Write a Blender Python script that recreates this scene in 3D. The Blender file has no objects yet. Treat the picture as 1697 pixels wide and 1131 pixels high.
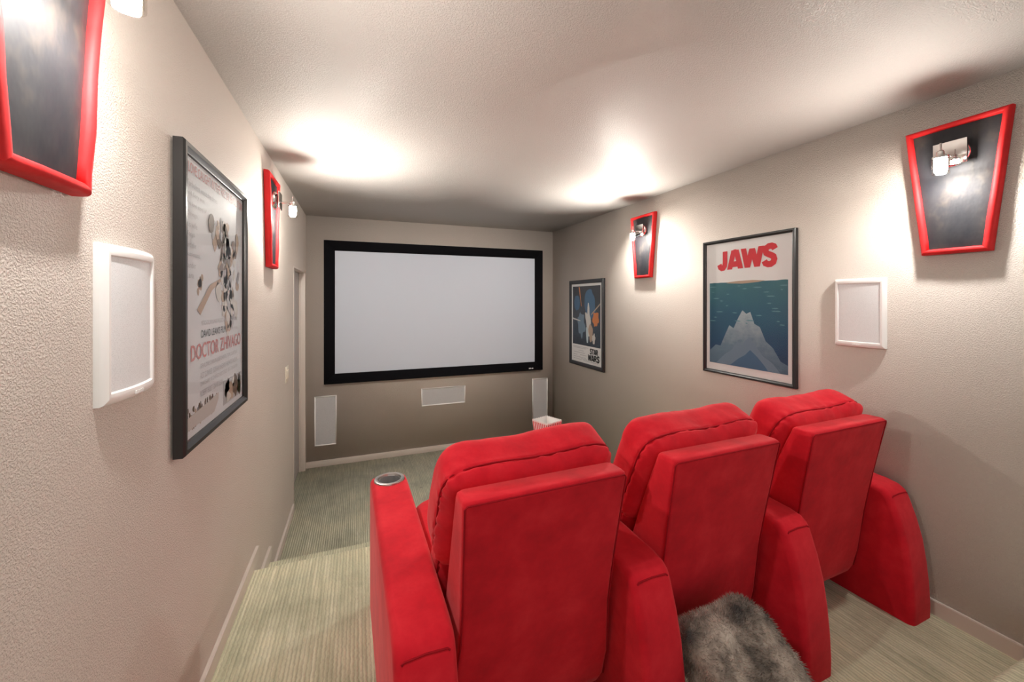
import bpy, bmesh, math, random
from mathutils import Vector, Matrix, noise
random.seed(7)
S = bpy.context.scene
COL = S.collection
R = math.radians

# ------------------------------------------------------------------ camera, world, exposure
EYE = 1.865                       # eye height above the lower floor
W_PX, F_PX, HOR_PX = 1697.0, 663.0, 498.0
YAW = math.atan(254.5 / F_PX)
cam_d = bpy.data.cameras.new('camera')
cam = bpy.data.objects.new('camera', cam_d); COL.objects.link(cam)
cam_d.sensor_fit = 'HORIZONTAL'; cam_d.sensor_width = 36.0
cam_d.lens = 36.0 * F_PX / W_PX
cam_d.shift_y = (HOR_PX - 565.5) / W_PX
cam_d.clip_start = 0.02
cam.location = (0, 0, EYE)
cam.rotation_euler = (R(90), 0, -YAW)
S.camera = cam
wd = bpy.data.worlds.new('world'); S.world = wd; wd.use_nodes = True
wd.node_tree.nodes['Background'].inputs[0].default_value = (1, .96, .92, 1)
wd.node_tree.nodes['Background'].inputs[1].default_value = 0.48
S.view_settings.view_transform = 'Standard'
S.view_settings.look = 'None'
S.view_settings.gamma = 1.0
S.view_settings.use_curve_mapping = False
S.view_settings.exposure = 0.48
LAMP_NEAR, LAMP_FAR = 720.0, 2250.0     # radiance of the glowing lamp cores
GLOW_NEAR, GLOW_FAR = 130.0, 180.0     # radiance of the half that faces the wall
DOWN_NEAR, DOWN_FAR = 1400.0, 1050.0   # radiance of the disc added below each core to brighten floor and seats
LAMP_COL = (1.0, 0.965, 0.915)
S.cycles.max_bounces = 12
S.cycles.diffuse_bounces = 9

# ------------------------------------------------------------------ room numbers (metres)
XL, XR, YF, YB, ZC = -0.543, 2.507, 4.96, -1.1, 2.808
PLAT, STEP, RISER = 0.405, 0.20, 0.605
Y_RISER, Y_PLAT, Y_STEP = 0.68, 2.535, 2.94

# ------------------------------------------------------------------ materials
MATS = {}
class NT:
    def __init__(s, name):
        s.m = bpy.data.materials.new(name); s.m.use_nodes = True
        s.t = s.m.node_tree; s.b = s.t.nodes['Principled BSDF']; MATS[name] = s.m
    def n(s, typ, **kw):
        nd = s.t.nodes.new(typ)
        for k, v in kw.items():
            if k in nd.inputs: nd.inputs[k].default_value = v
            else: setattr(nd, k, v)
        return nd
    def l(s, a, ao, b, bi): s.t.links.new(a.outputs[ao], b.inputs[bi])
    def p(s, **kw):
        for k, v in kw.items(): s.b.inputs[k.replace('_', ' ')].default_value = v
        return s
    def coords(s, scale=(1, 1, 1), kind='Object'):
        tc = s.n('ShaderNodeTexCoord'); mp = s.n('ShaderNodeMapping'); mp.inputs['Scale'].default_value = scale
        s.l(tc, kind, mp, 'Vector'); return mp
    def noise(s, mp, scale, detail=2, rough=.5):
        nz = s.n('ShaderNodeTexNoise'); nz.inputs['Scale'].default_value = scale
        nz.inputs['Detail'].default_value = detail; nz.inputs['Roughness'].default_value = rough
        s.l(mp, 'Vector', nz, 'Vector'); return nz
    def ramp(s, src, out, stops):
        r = s.n('ShaderNodeValToRGB'); e = r.color_ramp.elements
        while len(e) < len(stops): e.new(0.5)
        for el, (pos, c) in zip(e, stops):
            el.position = pos; el.color = (*c, 1) if len(c) == 3 else c
        s.l(src, out, r, 'Fac'); return r
    def bump(s, src, out, strength, dist):
        b = s.n('ShaderNodeBump'); b.inputs['Strength'].default_value = strength; b.inputs['Distance'].default_value = dist
        s.l(src, out, b, 'Height'); s.l(b, 'Normal', s.b, 'Normal'); return b

def c4(c): return (*c, 1)
def plain(name, col, rough=.5, metal=0, spec=.5, bump=None, var=0):
    t = NT(name); t.p(Base_Color=c4(col), Roughness=rough, Metallic=metal)
    t.b.inputs['Specular IOR Level'].default_value = spec
    if bump or var:
        mp = t.coords()
    if bump:
        nz = t.noise(mp, bump[0], 3); t.bump(nz, 'Fac', bump[1], bump[2])
    if var:
        nv = t.noise(mp, 9, 3)
        r = t.ramp(nv, 'Fac', [(.3, tuple(k * (1 - var) for k in col)), (.7, tuple(min(1, k * (1 + var)) for k in col))])
        t.l(r, 'Color', t.b, 'Base Color')
    return t.m

def paint(name, col, rough, spec, scale, strength):
    t = NT(name); t.p(Roughness=rough); t.b.inputs['Specular IOR Level'].default_value = spec
    mp = t.coords()
    nv = t.noise(mp, 1.3, 2)
    r = t.ramp(nv, 'Fac', [(.3, tuple(k * .97 for k in col)), (.7, tuple(k * 1.03 for k in col))])
    t.l(r, 'Color', t.b, 'Base Color')
    n1 = t.noise(mp, scale, 2, .55)
    r1 = t.ramp(n1, 'Fac', [(.42, (0, 0, 0)), (.62, (1, 1, 1))])
    t.bump(r1, 'Color', strength, .0022)
    return t.m
paint('wall_paint', (.69, .622, .565), .52, .3, 240, .8)
paint('ceiling_paint', (.66, .63, .605), .50, .42, 200, .7)
plain('trim_paint', (.66, .595, .54), .38, bump=(60, .05, .001))
plain('door_paint', (.50, .47, .47), .4, bump=(40, .05, .001))

def carpet():
    t = NT('carpet'); t.p(Roughness=.95); t.b.inputs['Specular IOR Level'].default_value = .1
    t.b.inputs['Sheen Weight'].default_value = .25; t.b.inputs['Sheen Roughness'].default_value = .6
    mp = t.coords((1, .05, 1))
    streak = t.noise(mp, 55, 4, .7)
    r = t.ramp(streak, 'Fac', [(.28, (.50, .51, .35)), (.5, (.685, .675, .485)), (.72, (.88, .85, .66))])
    mp2 = t.coords()
    wear = t.noise(mp2, 2.6, 5, .6)
    rw = t.ramp(wear, 'Fac', [(.3, (.62, .64, .60)), (.48, (.9, .92, .9)), (.7, (1.08, 1.06, 1.02))])
    mx = t.n('ShaderNodeMix', data_type='RGBA', blend_type='MULTIPLY'); mx.inputs[0].default_value = 1
    t.t.links.new(r.outputs['Color'], mx.inputs[6]); t.t.links.new(rw.outputs['Color'], mx.inputs[7])
    # rib darkening in the grooves of the yarn
    wv = t.n('ShaderNodeTexWave', wave_type='BANDS', bands_direction='X')
    wv.inputs['Scale'].default_value = 2 * math.pi / (.016 * 20.0); wv.inputs['Distortion'].default_value = 2.2
    wv.inputs['Detail'].default_value = 2; wv.inputs['Detail Scale'].default_value = 3
    t.l(mp2, 'Vector', wv, 'Vector')
    rg = t.ramp(wv, 'Fac', [(.0, (.70, .70, .66)), (.5, (1, 1, 1))])
    mx2 = t.n('ShaderNodeMix', data_type='RGBA', blend_type='MULTIPLY'); mx2.inputs[0].default_value = .8
    t.t.links.new(mx.outputs[2], mx2.inputs[6]); t.t.links.new(rg.outputs['Color'], mx2.inputs[7])
    # a few small dark spots
    sp = t.n('ShaderNodeTexVoronoi'); sp.inputs['Scale'].default_value = 2.3
    t.l(mp2, 'Vector', sp, 'Vector')
    rs = t.ramp(sp, 'Distance', [(.015, (.35, .33, .28)), (.045, (1, 1, 1))])
    mx3 = t.n('ShaderNodeMix', data_type='RGBA', blend_type='MULTIPLY'); mx3.inputs[0].default_value = .7
    t.t.links.new(mx2.outputs[2], mx3.inputs[6]); t.t.links.new(rs.outputs['Color'], mx3.inputs[7])
    t.t.links.new(mx3.outputs[2], t.b.inputs['Base Color'])
    fine = t.noise(mp2, 420, 2)
    ad = t.n('ShaderNodeMath', operation='MULTIPLY_ADD'); ad.inputs[1].default_value = .5
    t.l(fine, 'Fac', ad, 0); t.l(wv, 'Fac', ad, 2)
    t.bump(ad, 'Value', .7, .004)
carpet()

def suede():
    t = NT('red_suede'); t.p(Roughness=.82); t.b.inputs['Specular IOR Level'].default_value = .18
    t.b.inputs['Sheen Weight'].default_value = .35; t.b.inputs['Sheen Roughness'].default_value = .45
    t.b.inputs['Sheen Tint'].default_value = (1, .35, .35, 1)
    mp = t.coords()
    n1 = t.noise(mp, 7, 5, .65)
    r = t.ramp(n1, 'Fac', [(.28, (.50, .007, .018)), (.5, (.64, .010, .024)), (.75, (.76, .025, .04))])
    t.l(r, 'Color', t.b, 'Base Color')
    n2 = t.noise(mp, 26, 4); t.bump(n2, 'Fac', .22, .006)
suede()
plain('red_piping', (.36, .006, .014), .8, spec=.15)
plain('base_black', (.015, .014, .014), .7)
plain('brushed_steel', (.62, .60, .58), .32, metal=1, bump=(300, .05, .0005))
plain('cup_inner', (.34, .34, .34), .45, metal=.4)
plain('screen_velvet', (.006, .006, .008), .9, spec=.1, bump=(400, .1, .001))
t = NT('screen_fabric'); t.p(Base_Color=(.58, .64, .74, 1), Roughness=.55); t.b.inputs['Specular IOR Level'].default_value = .35
plain('white_plastic', (.88, .87, .86), .33, bump=(30, .03, .001))
plain('white_letter', (.85, .85, .85), .4)
t = NT('speaker_grille'); t.p(Roughness=.6)
mp = t.coords(); v = t.n('ShaderNodeTexVoronoi'); v.inputs['Scale'].default_value = 380; t.l(mp, 'Vector', v, 'Vector')
r = t.ramp(v, 'Distance', [(.18, (.30, .305, .31)), (.42, (.54, .545, .56))]); t.l(r, 'Color', t.b, 'Base Color')
t = NT('white_grille'); t.p(Roughness=.5)
mp = t.coords(); v = t.n('ShaderNodeTexVoronoi'); v.inputs['Scale'].default_value = 420; t.l(mp, 'Vector', v, 'Vector')
r = t.ramp(v, 'Distance', [(.15, (.58, .60, .62)), (.4, (.76, .78, .80))]); t.l(r, 'Color', t.b, 'Base Color')
plain('frame_black', (.018, .018, .02), .34, bump=(50, .03, .001))
plain('frame_gunmetal', (.03, .029, .029), .32, metal=.3)
plain('red_border', (.62, .018, .02), .62, spec=.25, bump=(22, .3, .006), var=.12)
def black_cloth():
    t = NT('black_satin'); t.p(Roughness=.62); t.b.inputs['Specular IOR Level'].default_value = .32
    mp = t.coords((1, 1, .6)); nz = t.noise(mp, 8, 4, .6)
    r = t.ramp(nz, 'Fac', [(.3, (.012, .014, .020)), (.55, (.028, .027, .030)), (.75, (.085, .068, .055))]); t.l(r, 'Color', t.b, 'Base Color')
    t.bump(nz, 'Fac', .5, .012)
black_cloth()
plain('chrome', (.78, .77, .76), .07, metal=1)
for nm, pw in (('lamp_core_near', LAMP_NEAR), ('lamp_core_far', LAMP_FAR), ('lamp_glow_near', GLOW_NEAR), ('lamp_glow_far', GLOW_FAR), ('down_fill_near', DOWN_NEAR), ('down_fill_far', DOWN_FAR)):
    t = NT(nm); e = t.n('ShaderNodeEmission'); e.inputs['Color'].default_value = c4(LAMP_COL); e.inputs['Strength'].default_value = pw
    t.l(e, 'Emission', t.t.nodes['Material Output'], 'Surface')
def thin_glass(name, tint, refl, rough=.03):
    t = NT(name); o = t.t.nodes['Material Output']
    tr = t.n('ShaderNodeBsdfTransparent'); tr.inputs['Color'].default_value = c4(tint)
    gl = t.n('ShaderNodeBsdfGlossy'); gl.inputs['Roughness'].default_value = rough
    lw = t.n('ShaderNodeLayerWeight'); lw.inputs['Blend'].default_value = .5
    pw = t.n('ShaderNodeMath', operation='POWER'); pw.inputs[1].default_value = 4.5; t.l(lw, 'Facing', pw, 0)
    fr = t.n('ShaderNodeMath', operation='MULTIPLY_ADD'); fr.inputs[1].default_value = .22; fr.inputs[2].default_value = refl; t.l(pw, 'Value', fr, 0)
    mx = t.n('ShaderNodeMixShader'); t.l(fr, 'Value', mx, 'Fac'); t.l(tr, 'BSDF', mx, 1); t.l(gl, 'BSDF', mx, 2); t.l(mx, 'Shader', o, 'Surface')
thin_glass('shade_glass', (.95, .94, .92), .04)
thin_glass('picture_glass', (.98, .985, .985), .010, .05)
plain('switch_ivory', (.72, .66, .55), .4)
plain('paper_white', (.74, .74, .745), .6)
plain('paper_cool', (.62, .64, .68), .6)
def ink(name, c, rough=.6): return plain(name, c, rough)
ink('ink_red', (.60, .008, .022)); ink('ink_rose', (.55, .22, .22)); ink('ink_black', (.012, .012, .014))
ink('ink_grey', (.26, .26, .28)); ink('ink_lightgrey', (.42, .42, .45)); ink('ink_brown', (.13, .085, .06)); ink('ink_tan', (.42, .31, .235))
ink('ink_slate', (.22, .185, .175)); ink('ink_pale', (.58, .56, .54)); ink('ink_orange', (.55, .19, .06)); ink('ink_blueglow', (.05, .12, .22))
ink('ink_steel', (.14, .21, .29)); ink('ink_foam', (.45, .55, .60)); ink('ink_teal', (.10, .24, .28)); ink('ink_wine', (.07, .035, .035)); ink('ink_olive', (.10, .12, .05))
def print_grad(name, stops, nscale, namp, axis='Z'):
    t = NT(name); t.p(Roughness=.6); mp = t.coords()
    sx = t.n('ShaderNodeSeparateXYZ'); t.l(mp, 'Vector', sx, 'Vector')
    mp2 = t.coords((1, 1, 1.6)); nz = t.noise(mp2, nscale, 5, .6)
    m = t.n('ShaderNodeMath', operation='MULTIPLY_ADD'); m.inputs[1].default_value = namp; t.l(nz, 'Fac', m, 0); t.l(sx, axis, m, 2)
    r = t.ramp(m, 'Value', stops); t.l(r, 'Color', t.b, 'Base Color')
# sea print: local z runs 0..1 from print bottom (metres, offset in the noise)
print_grad('print_sea', [(.05, (.005, .022, .075)), (.25, (.008, .048, .125)), (.5, (.015, .095, .165)), (.72, (.03, .14, .175)), (.85, (.05, .17, .19)), (.95, (.10, .23, .25))], 5, .28)
print_grad('print_rock', [(.1, (.05, .11, .18)), (.3, (.12, .19, .26)), (.5, (.30, .38, .43)), (.7, (.48, .52, .54))], 14, .3)
print_grad('print_night', [(.15, (.010, .014, .024)), (.4, (.025, .045, .075)), (.6, (.045, .055, .075)), (.85, (.03, .035, .045))], 6, .5)
print_grad('print_snow', [(.0, (.48, .45, .44)), (.2, (.58, .57, .57)), (.35, (.66, .66, .67))], 60, .5)
def stripes():
    t = NT('popcorn_stripe'); t.p(Roughness=.5, Base_Color=(.80, .79, .77, 1)); return t.m
stripes(); plain('popcorn_red', (.55, .02, .025), .5)
def fur_mat():
    t = NT('faux_fur'); t.p(Roughness=.7); t.b.inputs['Sheen Weight'].default_value = .4
    mp = t.coords(); nz = t.noise(mp, 7, 3, .6)
    r = t.ramp(nz, 'Fac', [(.34, (.045, .038, .034)), (.43, (.19, .155, .125)), (.54, (.46, .39, .33)), (.72, (.66, .59, .51))])
    t.l(r, 'Color', t.b, 'Base Color')
fur_mat()

# ------------------------------------------------------------------ helpers
def link(name, me, mat=None, parent=None, smooth=False, auto=None):
    o = bpy.data.objects.new(name, me); COL.objects.link(o)
    me.name = name
    if mat: me.materials.append(MATS[mat])
    if smooth:
        for p in me.polygons: p.use_smooth = True
    if parent: o.parent = parent
    return o
def from_bm(name, bm, mat=None, parent=None, smooth=False, sharp=None):
    bmesh.ops.recalc_face_normals(bm, faces=bm.faces)
    if sharp is not None:
        for e in bm.edges:
            if len(e.link_faces) == 2 and e.calc_face_angle(0) > R(sharp): e.smooth = False
        smooth = True
    me = bpy.data.meshes.new(name); bm.to_mesh(me); bm.free()
    return link(name, me, mat, parent, smooth)
def tag(o, label=None, cat=None, group=None, kind=None):
    if label: o['label'] = label
    if cat: o['category'] = cat
    if group: o['group'] = group
    if kind: o['kind'] = kind
    return o
def empty(name, loc=(0, 0, 0), rz=0, rx=0, ry=0):
    o = bpy.data.objects.new(name, None); COL.objects.link(o); o.location = loc; o.rotation_euler = (rx, ry, rz)
    o.empty_display_size = .1
    return o
def copy_tree(o, parent=None):
    c = o.copy(); COL.objects.link(c); c.parent = parent
    for ch in list(o.children): copy_tree(ch, c)
    return c
def box(bm, x0, x1, y0, y1, z0, z1):
    v = [bm.verts.new(p) for p in ((x0,y0,z0),(x1,y0,z0),(x1,y1,z0),(x0,y1,z0),(x0,y0,z1),(x1,y0,z1),(x1,y1,z1),(x0,y1,z1))]
    for f in ((0,1,2,3),(4,5,6,7),(0,1,5,4),(1,2,6,5),(2,3,7,6),(3,0,4,7)): bm.faces.new([v[i] for i in f])
    return v
def box_obj(name, dims, mat, parent=None, bevel=0, seg=2):
    bm = bmesh.new(); box(bm, *dims)
    if bevel: bmesh.ops.bevel(bm, geom=list(bm.edges), offset=bevel, segments=seg, affect='EDGES', profile=.5)
    return from_bm(name, bm, mat, parent, sharp=40)
def tube(bm, pts, r, n=8, closed=False, caps=True):
    rings = []; P = [Vector(p) for p in pts]; N = len(P)
    prev = None
    for i, p in enumerate(P):
        a = P[(i - 1) % N] if (closed or i > 0) else p; b = P[(i + 1) % N] if (closed or i < N - 1) else p
        d = (b - a).normalized()
        if prev is None:
            u = d.orthogonal().normalized()
        else:
            u = (prev - d * prev.dot(d)).normalized()
        prev = u; w = d.cross(u)
        rr = r[i] if isinstance(r, (list, tuple)) else r
        rings.append([bm.verts.new(p + (u * math.cos(2*math.pi*k/n) + w * math.sin(2*math.pi*k/n)) * rr) for k in range(n)])
    M = N if closed else N - 1
    for i in range(M):
        A, B = rings[i], rings[(i + 1) % N]
        for k in range(n): bm.faces.new((A[k], A[(k+1)%n], B[(k+1)%n], B[k]))
    if caps and not closed:
        bm.faces.new(rings[0][::-1]); bm.faces.new(rings[-1])
def lathe(bm, prof, n=28, cx=0, cy=0, axis='Z', close=False):
    """prof: list of (radius, height)"""
    rings = []
    for r, h in prof:
        ring = []
        for k in range(n):
            a = 2*math.pi*k/n
            if axis == 'Z': ring.append(bm.verts.new((cx + r*math.cos(a), cy + r*math.sin(a), h)))
            else: ring.append(bm.verts.new((cx + r*math.cos(a), h, cy + r*math.sin(a))))
        rings.append(ring)
    L = len(rings)
    for i in range(L if close else L - 1):
        A, B = rings[i], rings[(i+1) % L]
        for k in range(n): bm.faces.new((A[k], A[(k+1)%n], B[(k+1)%n], B[k]))
    if not close:
        bm.faces.new(rings[0]); bm.faces.new(rings[-1][::-1])
def loft(bm, secs, cap=True):
    rings = [[bm.verts.new(p) for p in s] for s in secs]; n = len(rings[0])
    for A, B in zip(rings, rings[1:]):
        for k in range(n): bm.faces.new((A[k], A[(k+1)%n], B[(k+1)%n], B[k]))
    if cap: bm.faces.new(rings[0][::-1]); bm.faces.new(rings[-1])
def rrect(x0, x1, y0, y1, r, seg=5):
    pts = []
    for cx, cy, a0 in ((x1-r, y1-r, 0), (x0+r, y1-r, 90), (x0+r, y0+r, 180), (x1-r, y0+r, 270)):
        for k in range(seg + 1):
            a = R(a0 + 90*k/seg); pts.append((cx + r*math.cos(a), cy + r*math.sin(a)))
    return pts
def rail(name, oa, ob, ia, ib, prof, mat, parent, nseg=1, puff=0, smooth=False):
    """mitred frame side; oa..ib are (x,z), prof = [(t outer->inner, depth out of the wall)]"""
    bm = bmesh.new(); secs = []
    for s in range(nseg + 1):
        k = s / nseg
        o = (oa[0] + (ob[0]-oa[0])*k, oa[1] + (ob[1]-oa[1])*k); i = (ia[0] + (ib[0]-ia[0])*k, ia[1] + (ib[1]-ia[1])*k)
        w = puff * noise.noise(Vector((o[0]*9, o[1]*9, len(name)))) if puff else 0
        secs.append([(o[0] + (i[0]-o[0])*t, -(d + (w if d > .005 else 0)), o[1] + (i[1]-o[1])*t) for t, d in prof])
    loft(bm, secs)
    return from_bm(name, bm, mat, parent, sharp=35) if not smooth else from_bm(name, bm, mat, parent, sharp=60)
def frame(names, outer, inner, prof, mat, parent, **kw):
    return [rail(names, outer[k], outer[(k+1)%4], inner[k], inner[(k+1)%4], prof, mat, parent, **kw) for k in range(4)]
def rect(x0, x1, z0, z1): return [(x0, z0), (x1, z0), (x1, z1), (x0, z1)]
def plate(name, poly, y, th, mat, parent):
    """thin flat piece in the wall plane: poly (x,z), front at -y"""
    bm = bmesh.new()
    A = [bm.verts.new((x, -y, z)) for x, z in poly]; B = [bm.verts.new((x, -(y - th), z)) for x, z in poly]
    n = len(poly); bm.faces.new(A); bm.faces.new(B[::-1])
    for k in range(n): bm.faces.new((A[k], B[k], B[(k+1)%n], A[(k+1)%n]))
    return from_bm(name, bm, mat, parent)
def lettering(name, text, x, z, w, h, y, mat, parent, bold=0, shear=0, slope=0):
    """flat print; fitted to the box w x h whose lower left corner is x,z"""
    cu = bpy.data.curves.new('lettering', 'FONT'); cu.body = text; cu.offset = bold; cu.shear = shear; cu.extrude = 0; cu.resolution_u = 3
    tmp = bpy.data.objects.new('lettering', cu); COL.objects.link(tmp)
    dg = bpy.context.evaluated_depsgraph_get()
    me = bpy.data.meshes.new_from_object(tmp.evaluated_get(dg)); bpy.data.objects.remove(tmp); bpy.data.curves.remove(cu)
    xs = [v.co.x for v in me.vertices]; ys = [v.co.y for v in me.vertices]
    x0, x1, y0, y1 = min(xs), max(xs), min(ys), max(ys)
    for v in me.vertices:
        px = (v.co.x - x0)/(x1-x0); pz = (v.co.y - y0)/(y1-y0)
        v.co = (x + px*w, -y, z + pz*h + slope*px*w)
    o = link(name, me, mat, parent)
    o.rotation_euler = (0, 0, 0)
    return o
STROKES = {
 'J': [[(.72, 1), (.72, .40), (.68, .22), (.56, .12), (.40, .11), (.26, .17), (.17, .32)]],
 'A': [[(.10, 0), (.42, 1)], [(.90, 0), (.58, 1)], [(.26, .26), (.74, .26)], [(.40, .885), (.60, .885)]],
 'W': [[(.06, 1), (.26, 0)], [(.26, 0), (.50, .95)], [(.50, .95), (.74, 0)], [(.74, 0), (.94, 1)]],
 'S': [[(.88, .76), (.80, .88), (.64, .935), (.44, .93), (.26, .86), (.19, .74), (.25, .62), (.42, .545), (.60, .49), (.77, .41), (.83, .28), (.76, .14), (.58, .065), (.38, .065), (.20, .12), (.11, .25)]],
 'T': [[(.02, .88), (.98, .88)], [(.5, .88), (.5, 0)]],
 'R': [[(.14, 0), (.14, 1)], [(.14, .88), (.62, .88), (.80, .80), (.84, .68), (.76, .54), (.60, .48), (.14, .48)], [(.48, .48), (.88, 0)]],
}
def block_letters(name, text, x, z, w, h, y, mat, parent, thick, gap=.06, slope=0, widths=None):
    """fat capital letters laid out as bands of even weight"""
    widths = widths or [1]*len(text); tw = sum(widths) + gap*(len(text)-1); cur = 0; k = 0
    bm = bmesh.new()
    for ch, lw in zip(text, widths):
        x0 = x + w*cur/tw; ww = w*lw/tw; cur += lw + gap
        for st in STROKES[ch]:
            k += 1; P = [Vector((x0 + a*ww, z + b*h + slope*(x0 + a*ww - x))) for a, b in st]; L = []; Rr = []
            for i, p in enumerate(P):
                d0 = (p - P[i-1]).normalized() if i else (P[1]-p).normalized(); d1 = (P[i+1]-p).normalized() if i < len(P)-1 else d0
                d = (d0 + d1).normalized(); nn = Vector((-d.y, d.x)) * (thick/2) / max(.5, d.dot(d1))
                if len(P) == 2 and abs(d.y) > .3: nn = Vector((-(thick/2)/abs(d.y) * (1 if d.y > 0 else -1), 0))
                L.append(p + nn); Rr.append(p - nn)
            yy = -(y + .00005*k)
            vl = [bm.verts.new((q.x, yy, q.y)) for q in L]; vr = [bm.verts.new((q.x, yy, q.y)) for q in Rr]
            for i in range(len(P)-1): bm.faces.new((vl[i], vl[i+1], vr[i+1], vr[i]))
    o = from_bm(name, bm, mat, parent); o['kind'] = 'stuff'; return o
def superbox(name, a, b, c, n=4.0, sub=24, fn=None):
    """rounded cushion with half sizes a,b,c; fn(p unit-cube point, q) -> q"""
    bm = bmesh.new()
    bmesh.ops.create_cube(bm, size=2)
    bmesh.ops.subdivide_edges(bm, edges=list(bm.edges), cuts=sub - 1, use_grid_fill=True)
    for v in bm.verts:
        p = v.co.copy()
        # even out the spacing so that corners stay dense
        p = Vector([math.sin(k * math.pi / 2) * .5 + k * .5 for k in p])
        L = (abs(p.x)**n + abs(p.y)**n + abs(p.z)**n) ** (1/n)
        u = p / L
        q = Vector((u.x*a, u.y*b, u.z*c))
        if fn: q = fn(u, q)
        v.co = q
    return bm

# ------------------------------------------------------------------ the setting
def structure(o): o['kind'] = 'structure'; return o
bm = bmesh.new()
DY0, DY1, DZ = 4.055, 4.90, 2.178
box(bm, XL-.12, XL, YB, DY0, 0, ZC); box(bm, XL-.12, XL, DY0, DY1, DZ, ZC); box(bm, XL-.12, XL, DY1, YF+.12, 0, ZC)
structure(from_bm('wall_left', bm, 'wall_paint'))
structure(box_obj('wall_right', (XR, XR+.12, YB, YF+.12, 0, ZC), 'wall_paint'))
structure(box_obj('wall_front', (XL, XR, YF, YF+.12, 0, ZC), 'wall_paint'))
structure(box_obj('ceiling', (XL-.12, XR+.12, YB-.12, YF+.12, ZC, ZC+.1), 'ceiling_paint'))
fl = structure(box_obj('floor', (XL-.7, XR+.12, YB-.12, YF+.12, -.1, 0), 'carpet'))
def tread(name, y0, y1, z):
    bm = bmesh.new(); box(bm, XL, XR, y0, y1, 0, z)
    ed = [e for e in bm.edges if all(abs(v.co.y-y1) < 1e-4 and abs(v.co.z-z) < 1e-4 for v in e.verts)]
    bmesh.ops.bevel(bm, geom=ed, offset=.025, segments=5, affect='EDGES', profile=.5)
    return from_bm(name, bm, 'carpet', fl, sharp=50)
tread('rear_riser', YB, Y_RISER, RISER); tread('seating_platform', Y_RISER-.05, Y_PLAT, PLAT); tread('step', Y_PLAT-.05, Y_STEP, STEP)
def base_x(name, side, y0, y1, z, h=.068, th=.016):
    bm = bmesh.new(); x0, x1 = (XL, XL+th) if side == 'l' else (XR-th, XR)
    box(bm, x0, x1, y0, y1, z, z+h)
    ed = [e for e in bm.edges if all(abs(v.co.z-z-h) < 1e-4 for v in e.verts)]
    bmesh.ops.bevel(bm, geom=ed, offset=.003, segments=2, affect='EDGES')
    return structure(from_bm(name, bm, 'trim_paint'))
base_x('baseboard_left', 'l', Y_RISER, 2.64, PLAT)
base_x('baseboard_left', 'l', Y_PLAT, 2.99, STEP)
base_x('baseboard_left', 'l', Y_STEP, 3.99, 0)
base_x('baseboard_right', 'r', Y_RISER, 2.60, PLAT)
base_x('baseboard_right', 'r', Y_PLAT, 2.99, STEP)
base_x('baseboard_right', 'r', Y_STEP, YF, 0)
structure(box_obj('baseboard_front', (XL, XR-.016, YF-.016, YF, 0, .068), 'trim_paint', bevel=.003))
# door in the left wall, seen at a grazing angle
door = structure(box_obj('door_1', (XL-.105, XL-.062, DY0+.02, DY1-.02, .012, DZ-.02), 'door_paint', bevel=.003))
box_obj('jamb', (XL-.12, XL+.002, DY1-.018, DY1+.0, 0, DZ), 'trim_paint', door, .002)
box_obj('jamb', (XL-.12, XL+.002, DY0, DY0+.018, 0, DZ), 'trim_paint', door, .002)
box_obj('head_jamb', (XL-.12, XL+.002, DY0+.018, DY1-.018, DZ-.018, DZ), 'trim_paint', door, .002)
box_obj('door_stop', (XL-.061, XL-.045, DY1-.03, DY1-.018, 0, DZ-.018), 'trim_paint', door, .002)

# ------------------------------------------------------------------ wall fittings (local x = viewer's right, z up, -y out of the wall)
def wall_empty(name, wall, along, z):
    if wall == 'front': return empty(name, (along, YF, z), 0)
    if wall == 'right': return empty(name, (XR, along, z), R(-90))
    return empty(name, (XL, along, z), R(90))

# projection screen
sc = wall_empty('projection_screen', 'front', (2.332-.361)/2, EYE-.134)
tag(sc, 'wide white projection screen in a thick black frame on the front wall', 'screen')
hw, hh, fw = 1.3465, .808, .114
frame('frame_rail', rect(-hw, hw, -hh, hh), rect(-hw+fw, hw-fw, -hh+fw, hh-fw), [(0, .004), (0, .045), (.04, .05), (.95, .05), (1, .044), (1, .004)], 'screen_velvet', sc)
plate('screen_surface', rect(-hw+fw-.01, hw-fw+.01, -hh+fw-.01, hh-fw+.01), .034, .02, 'screen_fabric', sc)
bm = bmesh.new()   # tiny maker's mark, unreadable in the photograph
for k, (w, h) in enumerate(((.010, .016), (.010, .016), (.005, .016), (.010, .014), (.012, .015))):
    x = hw - .205 + k*.0125; box(bm, x, x+w, -.0512, -.05, -hh+.022, -hh+.022+h)
from_bm('maker_mark', bm, 'white_letter', sc)['kind'] = 'stuff'

# front in-wall speakers
def front_speaker(xc, zc, w, h, label):
    e = wall_empty('wall_speaker', 'front', xc, zc); tag(e, label, 'speaker', 'flush speakers below the screen')
    fr = .013
    frame('bezel', rect(-w/2, w/2, -h/2, h/2), rect(-w/2+fr, w/2-fr, -h/2+fr, h/2-fr), [(0, .0), (0, .009), (.3, .012), (1, .010), (1, .0)], 'white_plastic', e)
    bm = bmesh.new(); box(bm, -w/2+fr, w/2-fr, -.008, 0, -h/2+fr, h/2-fr)
    from_bm('grille', bm, 'speaker_grille', e); return e
front_speaker(-.345, EYE-1.354, .228, .556, 'upright white-framed wall speaker left below screen, nearest the door')
front_speaker(.9915, EYE-1.188, .551, .218, 'horizontal white-framed wall speaker centred under the screen')
front_speaker(2.3105, EYE-1.34, .228, .556, 'upright white-framed wall speaker at right, partly behind the popcorn box')

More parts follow.
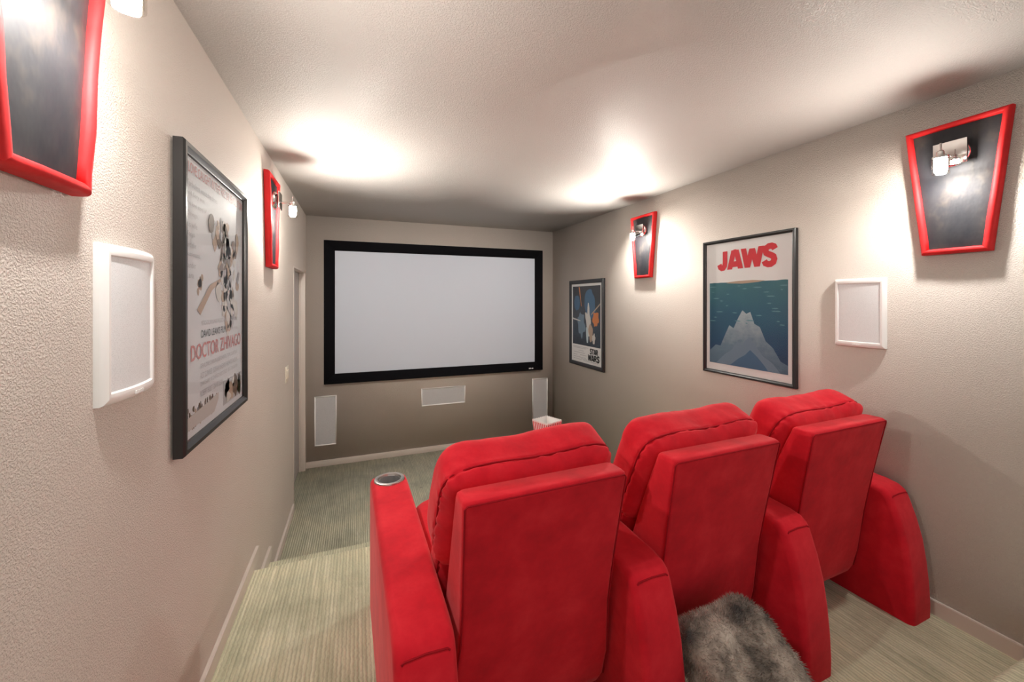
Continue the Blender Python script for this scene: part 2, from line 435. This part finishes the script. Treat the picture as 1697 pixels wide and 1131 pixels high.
# surround speakers on the side walls
def surround(wall, y, z, label):
    e = wall_empty('surround_speaker', wall, y, z); tag(e, label, 'speaker', 'surround speakers on the side walls')
    w, h, fr = .230, .365, .028
    O = rect(-w/2, w/2, -h/2, h/2); I = rect(-w/2+fr*.72, w/2-fr*.72, -h/2+fr, h/2-fr)
    for k in range(4):
        # top and bottom rails bow out in the middle
        bm = bmesh.new(); secs = []; ns = 12
        oa, ob, ia, ib = O[k], O[(k+1)%4], I[k], I[(k+1)%4]
        for s in range(ns+1):
            q = s/ns; ox, oz = oa[0]+(ob[0]-oa[0])*q, oa[1]+(ob[1]-oa[1])*q; ix, iz = ia[0]+(ib[0]-ia[0])*q, ia[1]+(ib[1]-ia[1])*q
            sec = []
            for tt, d in [(0, 0), (0, .010), (.12, .016), (.5, .021), (.9, .019), (1, .015), (1, 0)]:
                x = ox+(ix-ox)*tt; zz = oz+(iz-oz)*tt
                bow = .014*(1-(x/(w/2))**2) if d > 0 else 0
                sec.append((x, -(d+bow), zz))
            secs.append(sec)
        loft(bm, secs); from_bm('bezel', bm, 'white_plastic', e, sharp=40)
    bm = bmesh.new(); gx, gz = w/2-fr*.72, h/2-fr; secs = []
    for s in range(13):
        x = -gx + 2*gx*s/12; b = .014*(1-(x/(w/2))**2)
        secs.append([(x, 0, -gz), (x, -(.014+b), -gz), (x, -(.014+b), gz), (x, 0, gz)])
    loft(bm, secs); from_bm('grille', bm, 'white_grille', e, sharp=40)
    bm = bmesh.new()
    for k in range(5): box(bm, -.02+k*.008, -.0145+k*.008, -.0363, -.033, -h/2+.009, -h/2+.016)
    from_bm('embossed_badge', bm, 'white_plastic', e)['kind'] = 'stuff'
surround('left', 1.262, EYE-.055, 'white surround speaker on left wall between the nearest lamp panel and the large white poster')
surround('right', 1.329, EYE-.066, 'white surround speaker on right wall below the nearest lamp panel')

# light switch
e = wall_empty('light_switch', 'left', 3.665, EYE-.598); tag(e, 'ivory double light switch plate on left wall near the doorway', 'switch')
box_obj('cover_plate', (-.06, .06, -.007, 0, -.065, .065), 'switch_ivory', e, .003)
for x in (-.024, .024): box_obj('rocker', (x-.016, x+.016, -.012, -.006, -.033, .033), 'switch_ivory', e, .002)

# sconces: tapered padded panel with a small glass lamp
def sconce(wall, y, label):
    e = wall_empty('wall_sconce', wall, y, EYE+.505); tag(e, label, 'wall lamp', 'lamps on red and black tapered panels')
    H, T, B, f = .295, .172, .112, .026
    O = [(-B, -H), (B, -H), (T, H), (-T, H)]
    I = [(-B+f*1.05, -H+f), (B-f*1.05, -H+f), (T-f*1.1, H-f), (-T+f*1.1, H-f)]
    prof = [(0, .004)] + [(.5-.5*math.cos(math.pi*k/8), .018+.022*math.sin(math.pi*k/8)**.7) for k in range(9)] + [(1, .004)]
    frame('padded_border', O, I, prof, 'red_border', e, nseg=14, puff=.004, smooth=True)
    # centre panel, slightly pillowed
    bm = bmesh.new(); n = 14; g = []
    for i in range(n+1):
        row = []
        for j in range(n+1):
            u, v = i/n, j/n
            xb = I[0][0]+(I[1][0]-I[0][0])*u; xt = I[3][0]+(I[2][0]-I[3][0])*u; zb = I[0][1]+(I[3][1]-I[0][1])*v
            d = .024 + .006*(math.sin(math.pi*u)*math.sin(math.pi*v))**.5 + .003*noise.noise(Vector((u*3, v*5, 1.7)))
            row.append(bm.verts.new(((xb+(xt-xb)*v), -d, zb)))
        g.append(row)
    for i in range(n):
        for j in range(n): bm.faces.new((g[i][j], g[i+1][j], g[i+1][j+1], g[i][j+1]))
    rim = [g[i][0] for i in range(n+1)] + [g[n][j] for j in range(1, n+1)] + [g[i][n] for i in range(n-1, -1, -1)] + [g[0][j] for j in range(n-1, 0, -1)]
    back = [bm.verts.new((v.co.x, -.004, v.co.z)) for v in rim]
    for k in range(len(rim)): bm.faces.new((rim[k], rim[(k+1)%len(rim)], back[(k+1)%len(rim)], back[k]))
    bm.faces.new(back)
    from_bm('centre_panel', bm, 'black_satin', e, sharp=50)
    # fixture
    zc = .145; Y = -.138
    bm = bmesh.new()
    lathe(bm, [(.058, -.026), (.058, -.034), (.054, -.044), (.042, -.053), (.024, -.058), (.012, -.059)], 32, 0, zc, axis='Y')
    from_bm('canopy', bm, 'chrome', e, sharp=35)
    box_obj('mirror_plate', (-.055, .055, -.068, -.060, zc-.053, zc+.053), 'chrome', e, .001)
    bm = bmesh.new(); tube(bm, [(0, -.066, zc-.01), (0, Y, zc-.01)], .006, 12); from_bm('arm', bm, 'chrome', e, sharp=40)
    bm = bmesh.new(); lathe(bm, [(.0035, zc+.035), (.0035, zc+.005), (.009, zc+.002), (.013, zc-.004), (.013, zc-.018), (.0275, zc-.0235), (.0275, zc-.0325), (.008, zc-.0328)], 20, 0, Y)
    from_bm('lamp_holder', bm, 'chrome', e, sharp=35)
    bm = bmesh.new(); r, z1, z0 = .0285, zc-.024, zc-.100
    lathe(bm, [(r, z1-.009), (r, z0), (r-.003, z0), (r-.003, z1-.009)], 28, 0, Y, close=True)
    from_bm('glass_shade', bm, 'shade_glass', e, sharp=35)
    bm = bmesh.new(); lathe(bm, [(.008, zc-.034), (.0195, zc-.035), (.0212, zc-.037), (.0212, zc-.084), (.0195, zc-.0865), (.006, zc-.087)], 14, 0, Y)
    me_l = bmesh.new(); lathe(me_l, [(.004, zc-.0885), (.017, zc-.0885), (.017, zc-.0895), (.004, zc-.0895)], 14, 0, Y)
    from_bm('down_fill_disc', me_l, 'down_fill_near' if y < 2 else 'down_fill_far', e)  # added emitter under the core, sends extra light downward
    core = from_bm('glowing_core', bm, 'lamp_core_near' if y < 2 else 'lamp_core_far', e, sharp=35)
    core.data.materials.append(MATS['lamp_glow_near' if y < 2 else 'lamp_glow_far'])
    for pg in core.data.polygons:
        if pg.normal.y > -.2: pg.material_index = 1
sconce('left', .958, 'lamp on red-bordered black panel, cut off at the top left corner')
sconce('left', 2.985, 'lamp on red-bordered black panel seen edge-on beyond the left wall poster')
sconce('right', .958, 'large-looking lamp on red-bordered black panel at right, nearest the camera')
sconce('right', 3.055, 'lamp on red-bordered black panel between the two right wall posters')

# ------------------------------------------------------------------ posters
def poster(wall, y, z, w, h, label, fmat, fw=.028, depth=.03, lean=0, roll=0):
    e = wall_empty('framed_poster', wall, y, z); tag(e, label, 'poster', 'framed film posters on the side walls')
    e.rotation_euler = (Matrix.Rotation(e.rotation_euler.z, 4, 'Z') @ Matrix.Rotation(lean, 4, 'X') @ Matrix.Rotation(roll, 4, 'Y')).to_euler()
    frame('frame_rail', rect(-w/2, w/2, -h/2, h/2), rect(-w/2+fw, w/2-fw, -h/2+fw, h/2-fw),
          [(0, .002), (0, depth*.82), (.16, depth), (.55, depth), (.9, depth*.72), (1, depth*.7), (1, .002)], fmat, e)
    plate('print', rect(-w/2+fw-.004, w/2-fw+.004, -h/2+fw-.004, h/2-fw+.004), depth*.45, .006, 'paper_white', e)
    plate('glass', rect(-w/2+fw-.002, w/2-fw+.002, -h/2+fw-.002, h/2-fw+.002), depth*.62, .0015, 'picture_glass', e)
    return e, depth*.45
def blob(cx, cz, rx, rz, n=28, wob=.12, seed=0, rot=0):
    pts = []
    for k in range(n):
        a = 2*math.pi*k/n; q = 1 + wob*noise.noise(Vector((math.cos(a)*1.7+seed*3.1, math.sin(a)*1.7, seed)))*2
        x, zz = rx*math.cos(a)*q, rz*math.sin(a)*q
        pts.append((cx + x*math.cos(rot)-zz*math.sin(rot), cz + x*math.sin(rot)+zz*math.cos(rot)))
    return pts
def art(e, y, k, poly, mat, name='printed_shape'):
    return plate(name, poly, y + .0005*(k+1), .0004, mat, e)

# poster on right wall: red title over a blue sea print (generic seascape)
ep, py = poster('right', 2.003, EYE-.049, .70, .985, 'black-framed poster with big red title over a blue sea print', 'frame_black', fw=.024)
block_letters('title_lettering', 'JAWS', -.225, .268, .45, .135, py+.001, 'ink_red', ep, .040, .02, .02, [.8, 1, 1.35, .85])
seaobj = plate('sea_print', [(-.297, -.417)] + [(.297, -.417)] + [(.297 - .594*k/30, .178 + .006*noise.noise(Vector((k*.35, 0, 3)))) for k in range(31)], .0, .0004, 'print_sea', ep)
seaobj.location = (0, -(py+.0005), 0)
for v in seaobj.data.vertices: v.co.z += .40     # print colours run from its lower edge
seaobj.location.z = -.40
rock = plate('rock_print', [(-.297, -.417), (-.297, -.33), (-.24, -.28), (-.20, -.285), (-.16, -.20), (-.125, -.13), (-.09, -.15), (-.05, -.07), (-.02, -.02), (.01, -.045), (.04, -.03), (.07, -.11), (.11, -.13), (.15, -.22), (.20, -.26), (.25, -.34), (.297, -.36), (.297, -.417)], 0, .0004, 'print_rock', ep)
for v in rock.data.vertices: v.co.z += .42
rock.location = (0, -(py+.0012), -.42)
art(ep, py, 3, [(-.24, -.417), (-.16, -.34), (-.11, -.31), (-.06, -.24), (-.02, -.26), (.03, -.20), (.08, -.26), (.13, -.32), (.2, -.36), (.25, -.417)], 'ink_steel')
art(ep, py, 4, [(-.12, -.417), (-.05, -.36), (.0, -.33), (.04, -.29), (.09, -.33), (.14, -.38), (.17, -.417)], 'ink_blueglow')
art(ep, py, 2, [(-.15, .172), (-.02, .165), (.10, .172), (.15, .180), (.06, .187), (-.05, .185), (-.13, .180)], 'ink_tan')
for k in range(26):
    art(ep, py, 2, blob(.27*math.sin(k*2.4), .02+.13*math.sin(k*1.7+1), .02+.012*math.sin(k), .0035, 10, .3, k), 'ink_teal')

# poster on right wall next to the screen: dark print over a white credit block
es, py = poster('right', 4.075, EYE-.272, .752, 1.028, 'black-framed dark poster with black title on white base, nearest the screen', 'frame_black', fw=.045)
night = plate('night_print', rect(-.305, .305, -.262, .44), 0, .0004, 'print_night', es)
for v in night.data.vertices: v.co.z += .26
night.location = (0, -(py+.0005), -.26)
art(es, py, 2, blob(.08, .22, .12, .16, 30, .2, 1), 'ink_blueglow')
art(es, py, 3, blob(.06, .03, .055, .17, 26, .3, 2, .1), 'ink_pale')
art(es, py, 3, blob(-.10, -.02, .08, .16, 26, .3, 4), 'ink_steel')
art(es, py, 4, blob(.215, .06, .06, .08, 24, .3, 5), 'ink_orange')
art(es, py, 4, blob(.03, -.13, .022, .10, 20, .2, 6, .12), 'ink_foam')
art(es, py, 4, blob(.11, -.10, .045, .09, 20, .3, 8), 'ink_tan')
art(es, py, 4, blob(.17, -.17, .035, .06, 18, .3, 9), 'ink_pale')
art(es, py, 4, blob(-.2, .24, .07, .09, 24, .1, 10), 'ink_blueglow')
art(es, py, 5, [(-.16, .43), (-.135, .43), (-.09, .20), (-.10, .20)], 'ink_orange')
art(es, py, 5, [(-.30, .04), (-.12, .02), (-.12, .03), (-.30, .06)], 'ink_pale')
art(es, py, 5, [(.12, .10), (.30, .22), (.30, .24), (.12, .115)], 'ink_tan')
block_letters('title_lettering', 'STAR', .09, -.348, .165, .062, py+.001, 'ink_black', es, .017)
block_letters('title_lettering', 'WARS', .05, -.427, .235, .07, py+.001, 'ink_black', es, .019, .06, 0, [1.3, 1, 1, 1])
bm = bmesh.new()   # credit lines too small to read
for k, (x0, x1, zz) in enumerate(((-.29, .05, -.29), (-.28, .0, -.305), (-.16, -.05, -.335), (-.27, -.02, -.36), (-.13, .02, -.385), (-.28, -.2, -.39), (-.28, .0, -.415), (-.1, .03, -.43), (-.28, -.1, -.44), (-.05, .25, -.445))):
    x = x0
    while x < x1:
        ww = random.uniform(.012, .035); box(bm, x, min(x+ww, x1), -(py+.0012), -(py+.0008), zz, zz+.007); x += ww+.007
from_bm('credit_lines', bm, 'ink_lightgrey', es)['kind'] = 'stuff'

# poster on left wall
el, py = poster('left', 1.915, EYE+.008, .765, 1.005, 'large framed white poster with rose title and brown montage on left wall', 'frame_gunmetal', fw=.034, depth=.034, lean=R(0))
el.location.x += .004
art(el, py, 0, rect(-.352, .352, -.468, .468), 'paper_cool', 'print_sheet')
lettering('tagline', 'A LOVE CAUGHT IN THE FIRE OF REVOLUTION', -.34, .418, .68, .035, py+.0022, 'ink_rose', el)
for k, (tx, w) in enumerate((('Turbulent were the times', .30), ('and fiery was', .16), ('the love story of', .18), ('Zhivago,', .10), ('his wife', .09), ('Tonya', .07), ('and the', .08), ('passionate,', .12), ('tender', .08), ('Lara', .06))):
    lettering('tagline', tx, -.32, .372-.034*k, w, .020, py+.0022, 'ink_lightgrey', el)
for k in range(95):   # a loose montage of small patches
    q = random.random(); zz = .30 - .42*q + random.gauss(0, .015); xx = .05 + .20*q*.6 + random.gauss(0, .05+.035*(1-q))
    m = random.choice(['ink_tan', 'ink_pale', 'ink_slate', 'ink_lightgrey', 'ink_tan', 'ink_brown'] if q < .45 else ['ink_lightgrey', 'ink_pale', 'ink_grey', 'ink_tan'])
    art(el, py, 2 + k % 3, blob(min(.31, xx), zz, random.uniform(.012, .034), random.uniform(.015, .05), 12, .3, k+.5, random.uniform(-.5, .5)), m)
art(el, py, 4, [(-.23, -.04), (-.10, .05), (.02, .08), (.03, .07), (-.08, .03), (-.20, -.06)], 'ink_tan')
for k in range(14):
    art(el, py, 2, blob(-.20+.05*noise.noise(Vector((k*.9, 2, 0))), .05+.05*noise.noise(Vector((k*.9, 7, 0))), .01, .012, 8, .3, k+20), 'ink_tan')
lettering('credit_lines', 'METRO-GOLDWYN-MAYER PRESENTS A CARLO PONTI PRODUCTION', -.19, -.098, .45, .017, py+.0022, 'ink_lightgrey', el)
lettering('credit_lines', "DAVID LEAN'S FILM", -.19, -.142, .28, .028, py+.0022, 'ink_black', el)
lettering('credit_lines', 'OF BORIS PASTERNAK\'S', .11, -.138, .15, .012, py+.0022, 'ink_lightgrey', el)
lettering('title_lettering', 'DOCTOR ZHIVAGO', -.285, -.215, .60, .055, py+.0022, 'ink_rose', el, bold=.012)
for k, (tx, w) in enumerate((('GERALDINE CHAPLIN  JULIE CHRISTIE  TOM COURTENAY', .46), ('ALEC GUINNESS  SIOBHAN McKENNA  RALPH RICHARDSON', .46), ('OMAR SHARIF (AS ZHIVAGO) ROD STEIGER  RITA TUSHINGHAM', .46), ('ROBERT BOLT  DAVID LEAN', .25))):
    lettering('credit_lines', tx, -.20, -.255-.032*k, w, .021, py+.0022, 'ink_lightgrey', el)
sn = plate('snow_print', [(-.34, -.44), (-.05, -.44), (.0, -.40), (.0, -.375), (-.10, -.385), (-.34, -.40)], 0, .0004, 'print_snow', el); sn.location = (0, -(py+.0016), 0)
for k in range(70):
    x = -.32+.30*random.random(); zz = -.435+.06*random.random()
    art(el, py, 2, blob(x, zz, .006, .011, 6, .3, k), random.choice(['ink_slate', 'ink_brown', 'ink_tan', 'ink_grey']))
art(el, py, 2, rect(.06, .33, -.445, -.345), 'ink_lightgrey')
for k, (x, zz, rx, rz, m) in enumerate(((.11, -.39, .035, .045, 'ink_wine'), (.17, -.40, .05, .035, 'ink_tan'), (.23, -.39, .03, .05, 'ink_brown'), (.28, -.40, .04, .04, 'ink_olive'), (.20, -.37, .02, .02, 'ink_pale'), (.13, -.42, .03, .02, 'ink_pale'), (.29, -.37, .02, .025, 'ink_tan'))):
    art(el, py, 2+k % 3, blob(x, zz, rx, rz, 16, .3, k+40), m)

# ------------------------------------------------------------------ recliners
ARM_W = .165; PITCH = .742
def seam_fold(u, q, k=-.52, groove=.007, ripple=.0055):
    """sewn seam that runs around the cushion near its rear face, with gathers beside it"""
    rim = max(abs(u.x), abs(u.z))
    if rim > .6:
        g = math.exp(-((u.y - k)/.05)**2); out = Vector((u.x, 0, u.z)).normalized()
        q -= out*groove*g
        s = math.atan2(u.z, u.x)
        rp = math.exp(-((u.y - k)/.32)**2) * (math.sin(s*46 + 3*noise.noise(Vector((s*3, 0, 0)))) * .5 + noise.noise(Vector((s*9, u.y*2, 4.0))))
        q -= out*ripple*rp
    return q
def cushion_fn(seed, bulge, sag=0):
    def fn(u, q):
        q.y *= 1 - .22*max(abs(u.x), abs(u.z))**6
        if u.y > 0: q.y += bulge*(1-u.x**2)*(1-u.z**2)
        q = seam_fold(u, q)
        if sag and u.z > 0: q.z += u.z*(.013*u.x - sag*math.exp(-((u.x-.15)/.45)**2))
        n = noise.noise(Vector((q.x*7+seed, q.y*7, q.z*7)))*.009 + noise.noise(Vector((q.x*22, q.y*22+seed, q.z*16)))*.003
        d = Vector((u.x, u.y, u.z)).normalized()
        return q + d*n
    return fn
def seam_line(a, b, c, n, k=-.52, inset=.003):
    pts = []
    for i in range(96):
        s = 2*math.pi*i/96
        x, z = math.cos(s), math.sin(s)
        m = max(abs(x), abs(z)); x /= m; z /= m
        yv = k
        L = (abs(x)**n + abs(yv)**n + abs(z)**n)**(1/n)
        ux, uy, uz = x/L, yv/L, z/L
        o = Vector((ux, 0, uz)).normalized()*inset
        pts.append((ux*a - o.x, uy*b*(1-.22*max(abs(ux), abs(uz))**6), uz*c - o.z))
    return pts
def make_cushion(name, parent, a, b, c, n, loc, lean, seed, bulge, sag=0):
    bm = superbox(name, a, b, c, n, 40, cushion_fn(seed, bulge, sag))
    o = from_bm(name, bm, 'red_suede', parent, smooth=True); o.location = loc; o.rotation_euler = (lean, 0, 0)
    pts = [(x, y, z + (max(0, z/c)*(.013*x/a - sag*math.exp(-((x/a-.15)/.45)**2)) if sag else 0)) for x, y, z in seam_line(a, b, c, n)]
    bm = bmesh.new(); tube(bm, pts, .0028, 6, closed=True)
    s = from_bm('seam', bm, 'red_piping', o, smooth=True)
    return o
def shell(parent):
    """outer back shell: loft of rounded sections from low to high"""
    prof = [  # z, half width, rear y, front y
        (.110, .250, .225, .28), (.120, .266, .200, .30), (.15, .277, .188, .32), (.24, .282, .172, .34), (.34, .272, .155, .345), (.45, .262, .135, .33),
        (.55, .262, .118, .295), (.65, .264, .102, .255), (.75, .267, .083, .213), (.84, .270, .066, .175), (.893, .272, .056, .150), (.906, .270, .056, .146), (.912, .264, .061, .140)]
    secs = []
    for z, w, y0, y1 in prof:
        secs.append([(x, y, z) for x, y in rrect(-w, w, y0, y1, min(.018, (y1-y0)*.3), 5)])
    bm = bmesh.new(); loft(bm, secs)
    for v in bm.verts:   # the stuffing lets the flat back give a little
        if v.co.z < .88:
            v.co.y += .004*noise.noise(Vector((v.co.x*4, v.co.z*5, 2)))
    o = from_bm('back_shell', bm, 'red_suede', parent, sharp=65)
    bm = bmesh.new()
    pts = [(-w+.004, y0+.002, z) for z, w, y0, y1 in prof[2:11]] + [(x, .055, .903) for x in (-.26, -.15, 0, .15, .26)] + [(w-.004, y0+.002, z) for z, w, y0, y1 in prof[2:11][::-1]]
    tube(bm, pts, .0026, 6); from_bm('seam', bm, 'red_piping', o, smooth=True)
    return o
ARM_PROF = [(-.030, 0), (-.031, .06), (-.027, .15), (-.018, .25), (-.004, .35), (.018, .44), (.046, .525), (.060, .552), (.085, .570), (.13, .580),
            (.30, .590), (.55, .602), (.80, .612), (.98, .618), (1.03, .612), (1.055, .590), (1.064, .55), (1.064, .30), (1.06, 0)]
CUP_Y = .975
def arm(parent, xc, sink=0):
    bm = bmesh.new(); hw = ARM_W/2
    A = [bm.verts.new((-hw, y, z)) for y, z in ARM_PROF]; B = [bm.verts.new((hw, y, z)) for y, z in ARM_PROF]
    n = len(ARM_PROF); fa = bm.faces.new(A); fb = bm.faces.new(B[::-1])
    for k in range(n): bm.faces.new((A[k], A[(k+1)%n], B[(k+1)%n], B[k]))
    bmesh.ops.recalc_face_normals(bm, faces=bm.faces)
    ed = [e for e in list(fa.edges)+list(fb.edges) if not all(abs(v.co.z) < 1e-5 for v in e.verts)]
    bmesh.ops.bevel(bm, geom=ed, offset=.026, segments=5, affect='EDGES', profile=.5, clamp_overlap=True)
    me = bpy.data.meshes.new('arm'); bm.to_mesh(me); bm.free()
    o = link('armrest', me, 'red_suede', parent); o.location = (xc, 0, 0)
    # round hole for the cup
    cb = bmesh.new(); bmesh.ops.create_cone(cb, cap_ends=True, segments=40, radius1=.056, radius2=.056, depth=.24, matrix=Matrix.Translation((xc, CUP_Y, .615)))
    cme = bpy.data.meshes.new('cut'); cb.to_mesh(cme); cb.free()
    co = bpy.data.objects.new('cut', cme); COL.objects.link(co); co.parent = parent
    md = o.modifiers.new('hole', 'BOOLEAN'); md.object = co; md.operation = 'DIFFERENCE'; md.solver = 'EXACT'
    bpy.context.view_layer.update()
    dg = bpy.context.evaluated_depsgraph_get()
    nm = bpy.data.meshes.new_from_object(o.evaluated_get(dg)); o.modifiers.clear(); o.data = nm; nm.name = 'armrest'
    bpy.data.objects.remove(co)
    b2 = bmesh.new(); b2.from_mesh(nm)
    for f in b2.faces: f.smooth = True
    for e in b2.edges:
        if len(e.link_faces) == 2 and e.calc_face_angle(0) > R(50): e.smooth = False
    b2.to_mesh(nm); b2.free()
    bm = bmesh.new(); pts = [(-hw+.020, .0525, .5365), (-hw+.026, .0545, .542), (0, .056, .5445), (hw-.026, .0545, .542), (hw-.020, .0525, .5365)]
    tube(bm, pts, .0028, 6); from_bm('seam', bm, 'red_piping', o, smooth=True)
    # steel cup
    zt = .6175
    bm = bmesh.new(); lathe(bm, [(.052, zt-.085), (.052, zt+.002), (.054, zt+.006), (.060, zt+.0075), (.067, zt+.005), (.069, zt+.001), (.069, zt-.004), (.055, zt-.004), (.055, zt-.088), (.030, zt-.088), (.004, zt-.088), (.004, zt-.085), (.03, zt-.085)], 40, 0, CUP_Y, close=True)
    c = from_bm('cup_holder', bm, 'brushed_steel', o, sharp=40)
    bm = bmesh.new(); lathe(bm, [(.0515, zt-.084), (.0515, zt-.006), (.0505, zt-.006), (.0505, zt-.083), (.03, zt-.083), (.004, zt-.083), (.004, zt-.084), (.03, zt-.084)], 40, 0, CUP_Y, close=True)
    from_bm('cup_lining', bm, 'cup_inner', c, sharp=40)
    return o
def recliner(xc, left_arm, label):
    rz = R(1.7)
    e = empty('recliner', (xc, 1.0+(xc-.5)*math.tan(rz), PLAT), rz)
    tag(e, label, 'armchair', 'red theatre recliners')
    shell(e)
    make_cushion('headrest_cushion', e, .306, .105, .210, 6.0, (0, .292, .797), R(24), xc*5, .02, .014)
    make_cushion('lumbar_cushion', e, .288, .10, .16, 3.8, (0, .395, .545), R(16), xc*7+2, .03)
    bm = superbox('seat', .285, .335, .085, 4.5, 22, lambda u, q: q + Vector((0, 0, .02*(1-u.x**2)*(1-u.y**2) if u.z > 0 else 0)))
    s = from_bm('seat_cushion', bm, 'red_suede', e, smooth=True); s.location = (0, .69, .415)
    bm = superbox('foot', .283, .045, .155, 5, 14); f = from_bm('footrest_panel', bm, 'red_suede', e, smooth=True); f.location = (0, 1.005, .20)
    box_obj('seat_frame', (-.275, .275, .38, .955, .03, .36), 'base_black', e, .008)
    if left_arm: arm(e, -PITCH/2)
    arm(e, PITCH/2)
    return e
X0 = .165 + PITCH/2
recliner(X0, True, 'red suede recliner nearest the camera, with a cup holder arm on each side')
recliner(X0+PITCH, False, 'middle red suede recliner with grey fur throw pushed under its back')
recliner(X0+2*PITCH, False, 'red suede recliner beside the right wall, farthest from the doorway')

# ------------------------------------------------------------------ popcorn box standing on the arm
pb = empty('popcorn_box', (.943, 1.0+(.943-.5)*math.tan(R(1.7))+CUP_Y-.055, PLAT+.6255), R(21))
tag(pb, 'red and white striped popcorn box standing on arm between the first two recliners', 'popcorn box')
bt, tp, hb = .036, .056, .190
N = 8
def wall_pt(side, s, v, off=0):
    r = bt + (tp-bt)*v + off; x = -r + 2*r*s
    a = R(90*side); p = Vector((x, -r, hb*v)); return Vector((p.x*math.cos(a)-p.y*math.sin(a), p.x*math.sin(a)+p.y*math.cos(a), p.z))
for side in range(4):
    bm = bmesh.new(); M = N*6
    lo_o = [wall_pt(side, i/M, 0) for i in range(M+1)]
    hi_o = [wall_pt(side, i/M, 1 + .035*abs(math.sin(math.pi*N*i/M))) for i in range(M+1)]
    lo_i = [wall_pt(side, i/M, 0, -.0012) for i in range(M+1)]
    hi_i = [wall_pt(side, i/M, 1 + .035*abs(math.sin(math.pi*N*i/M)), -.0012) for i in range(M+1)]
    ring = [[bm.verts.new(a) for a in (lo_o[i], hi_o[i], hi_i[i], lo_i[i])] for i in range(M+1)]
    for i in range(M):
        for k in range(4): bm.faces.new((ring[i][k], ring[i][(k+1)%4], ring[i+1][(k+1)%4], ring[i+1][k]))
    bm.faces.new(ring[0]); bm.faces.new(ring[-1][::-1])
    w = from_bm('side_panel', bm, 'popcorn_stripe', pb)
    for j in range(N):   # printed stripes
        s0, s1 = (j+.27)/N, (j+.73)/N
        bm = bmesh.new(); v = [bm.verts.new(wall_pt(side, s, vv, .0006)) for s, vv in ((s0, .02), (s1, .02), (s1, .985), (s0, .985))]
        u = [bm.verts.new(wall_pt(side, s, vv, .0001)) for s, vv in ((s0, .02), (s1, .02), (s1, .985), (s0, .985))]
        bm.faces.new(v); bm.faces.new(u[::-1])
        for k in range(4): bm.faces.new((v[k], u[k], u[(k+1)%4], v[(k+1)%4]))
        from_bm('stripe', bm, 'popcorn_red', w)
box_obj('bottom', (-bt+.001, bt-.001, -bt+.001, bt-.001, 0, .0015), 'popcorn_stripe', pb)

# ------------------------------------------------------------------ fur throw bundled behind the middle recliner
ft = empty('fur_throw', (1.188, .86, PLAT), 0)
tag(ft, 'grey-brown faux fur throw bundled on carpet behind the middle recliner', 'throw')
def fur_part(name, a, b, c, loc, rot, seed, count, length):
    def fn(u, q):
        d = u.normalized()
        q = q + d*(.034*noise.noise(Vector((q.x*6+seed, q.y*6, q.z*6))) + .010*noise.noise(Vector((q.x*15, q.y*15+seed, q.z*15))))
        return q
    bm = superbox(name, a, b, c, 4.6, 26, fn)
    M = Matrix.Translation(loc) @ Matrix.Rotation(rot[2], 4, 'Z') @ Matrix.Rotation(rot[0], 4, 'X') @ Matrix.Rotation(rot[1], 4, 'Y')
    bm.transform(M)
    bm.normal_update()
    tri = []
    for f in bm.faces: tri.append((f.calc_area(), f.calc_center_median(), f.normal.copy(), [v.co.copy() for v in f.verts]))
    o = from_bm(name, bm, 'faux_fur', ft, smooth=True)
    tot = sum(t[0] for t in tri); V = []; F = []
    for ar, cen, nm, vs in tri:
        k = count*ar/tot; k = int(k) + (1 if random.random() < k-int(k) else 0)
        for _ in range(k):
            a1, b1 = random.random(), random.random()
            p = (vs[0]*(1-a1)+vs[1]*a1)*(1-b1) + (vs[3]*(1-a1)+vs[2]*a1)*b1
            fl_ = Vector((noise.noise(p*9), noise.noise(p*9+Vector((5, 0, 0))), -.4+noise.noise(p*9+Vector((0, 5, 0)))))
            d = (nm + fl_*.9 + Vector((random.uniform(-.4, .4), random.uniform(-.4, .4), random.uniform(-.4, .4)))).normalized()
            L = length*random.uniform(.6, 1.2); s = d.cross(Vector((random.random()-.5, random.random()-.5, random.random()-.5))).normalized()*.0011
            i = len(V); V += [p-s, p+s, p+d*L]; F.append((i, i+1, i+2))
    me = bpy.data.meshes.new('fur_pile'); me.from_pydata(V, [], F)
    h = link('fur_pile', me, 'faux_fur', o); h['kind'] = 'stuff'
fur_part('throw_body', .160, .27, .085, (.0, .02, .187), (R(33), R(-6), R(6)), 1.0, 26000, .016)
fur_part('throw_fold', .045, .25, .05, (.138, -.02, .125), (R(30), R(0), R(5)), 5.0, 9000, .014)
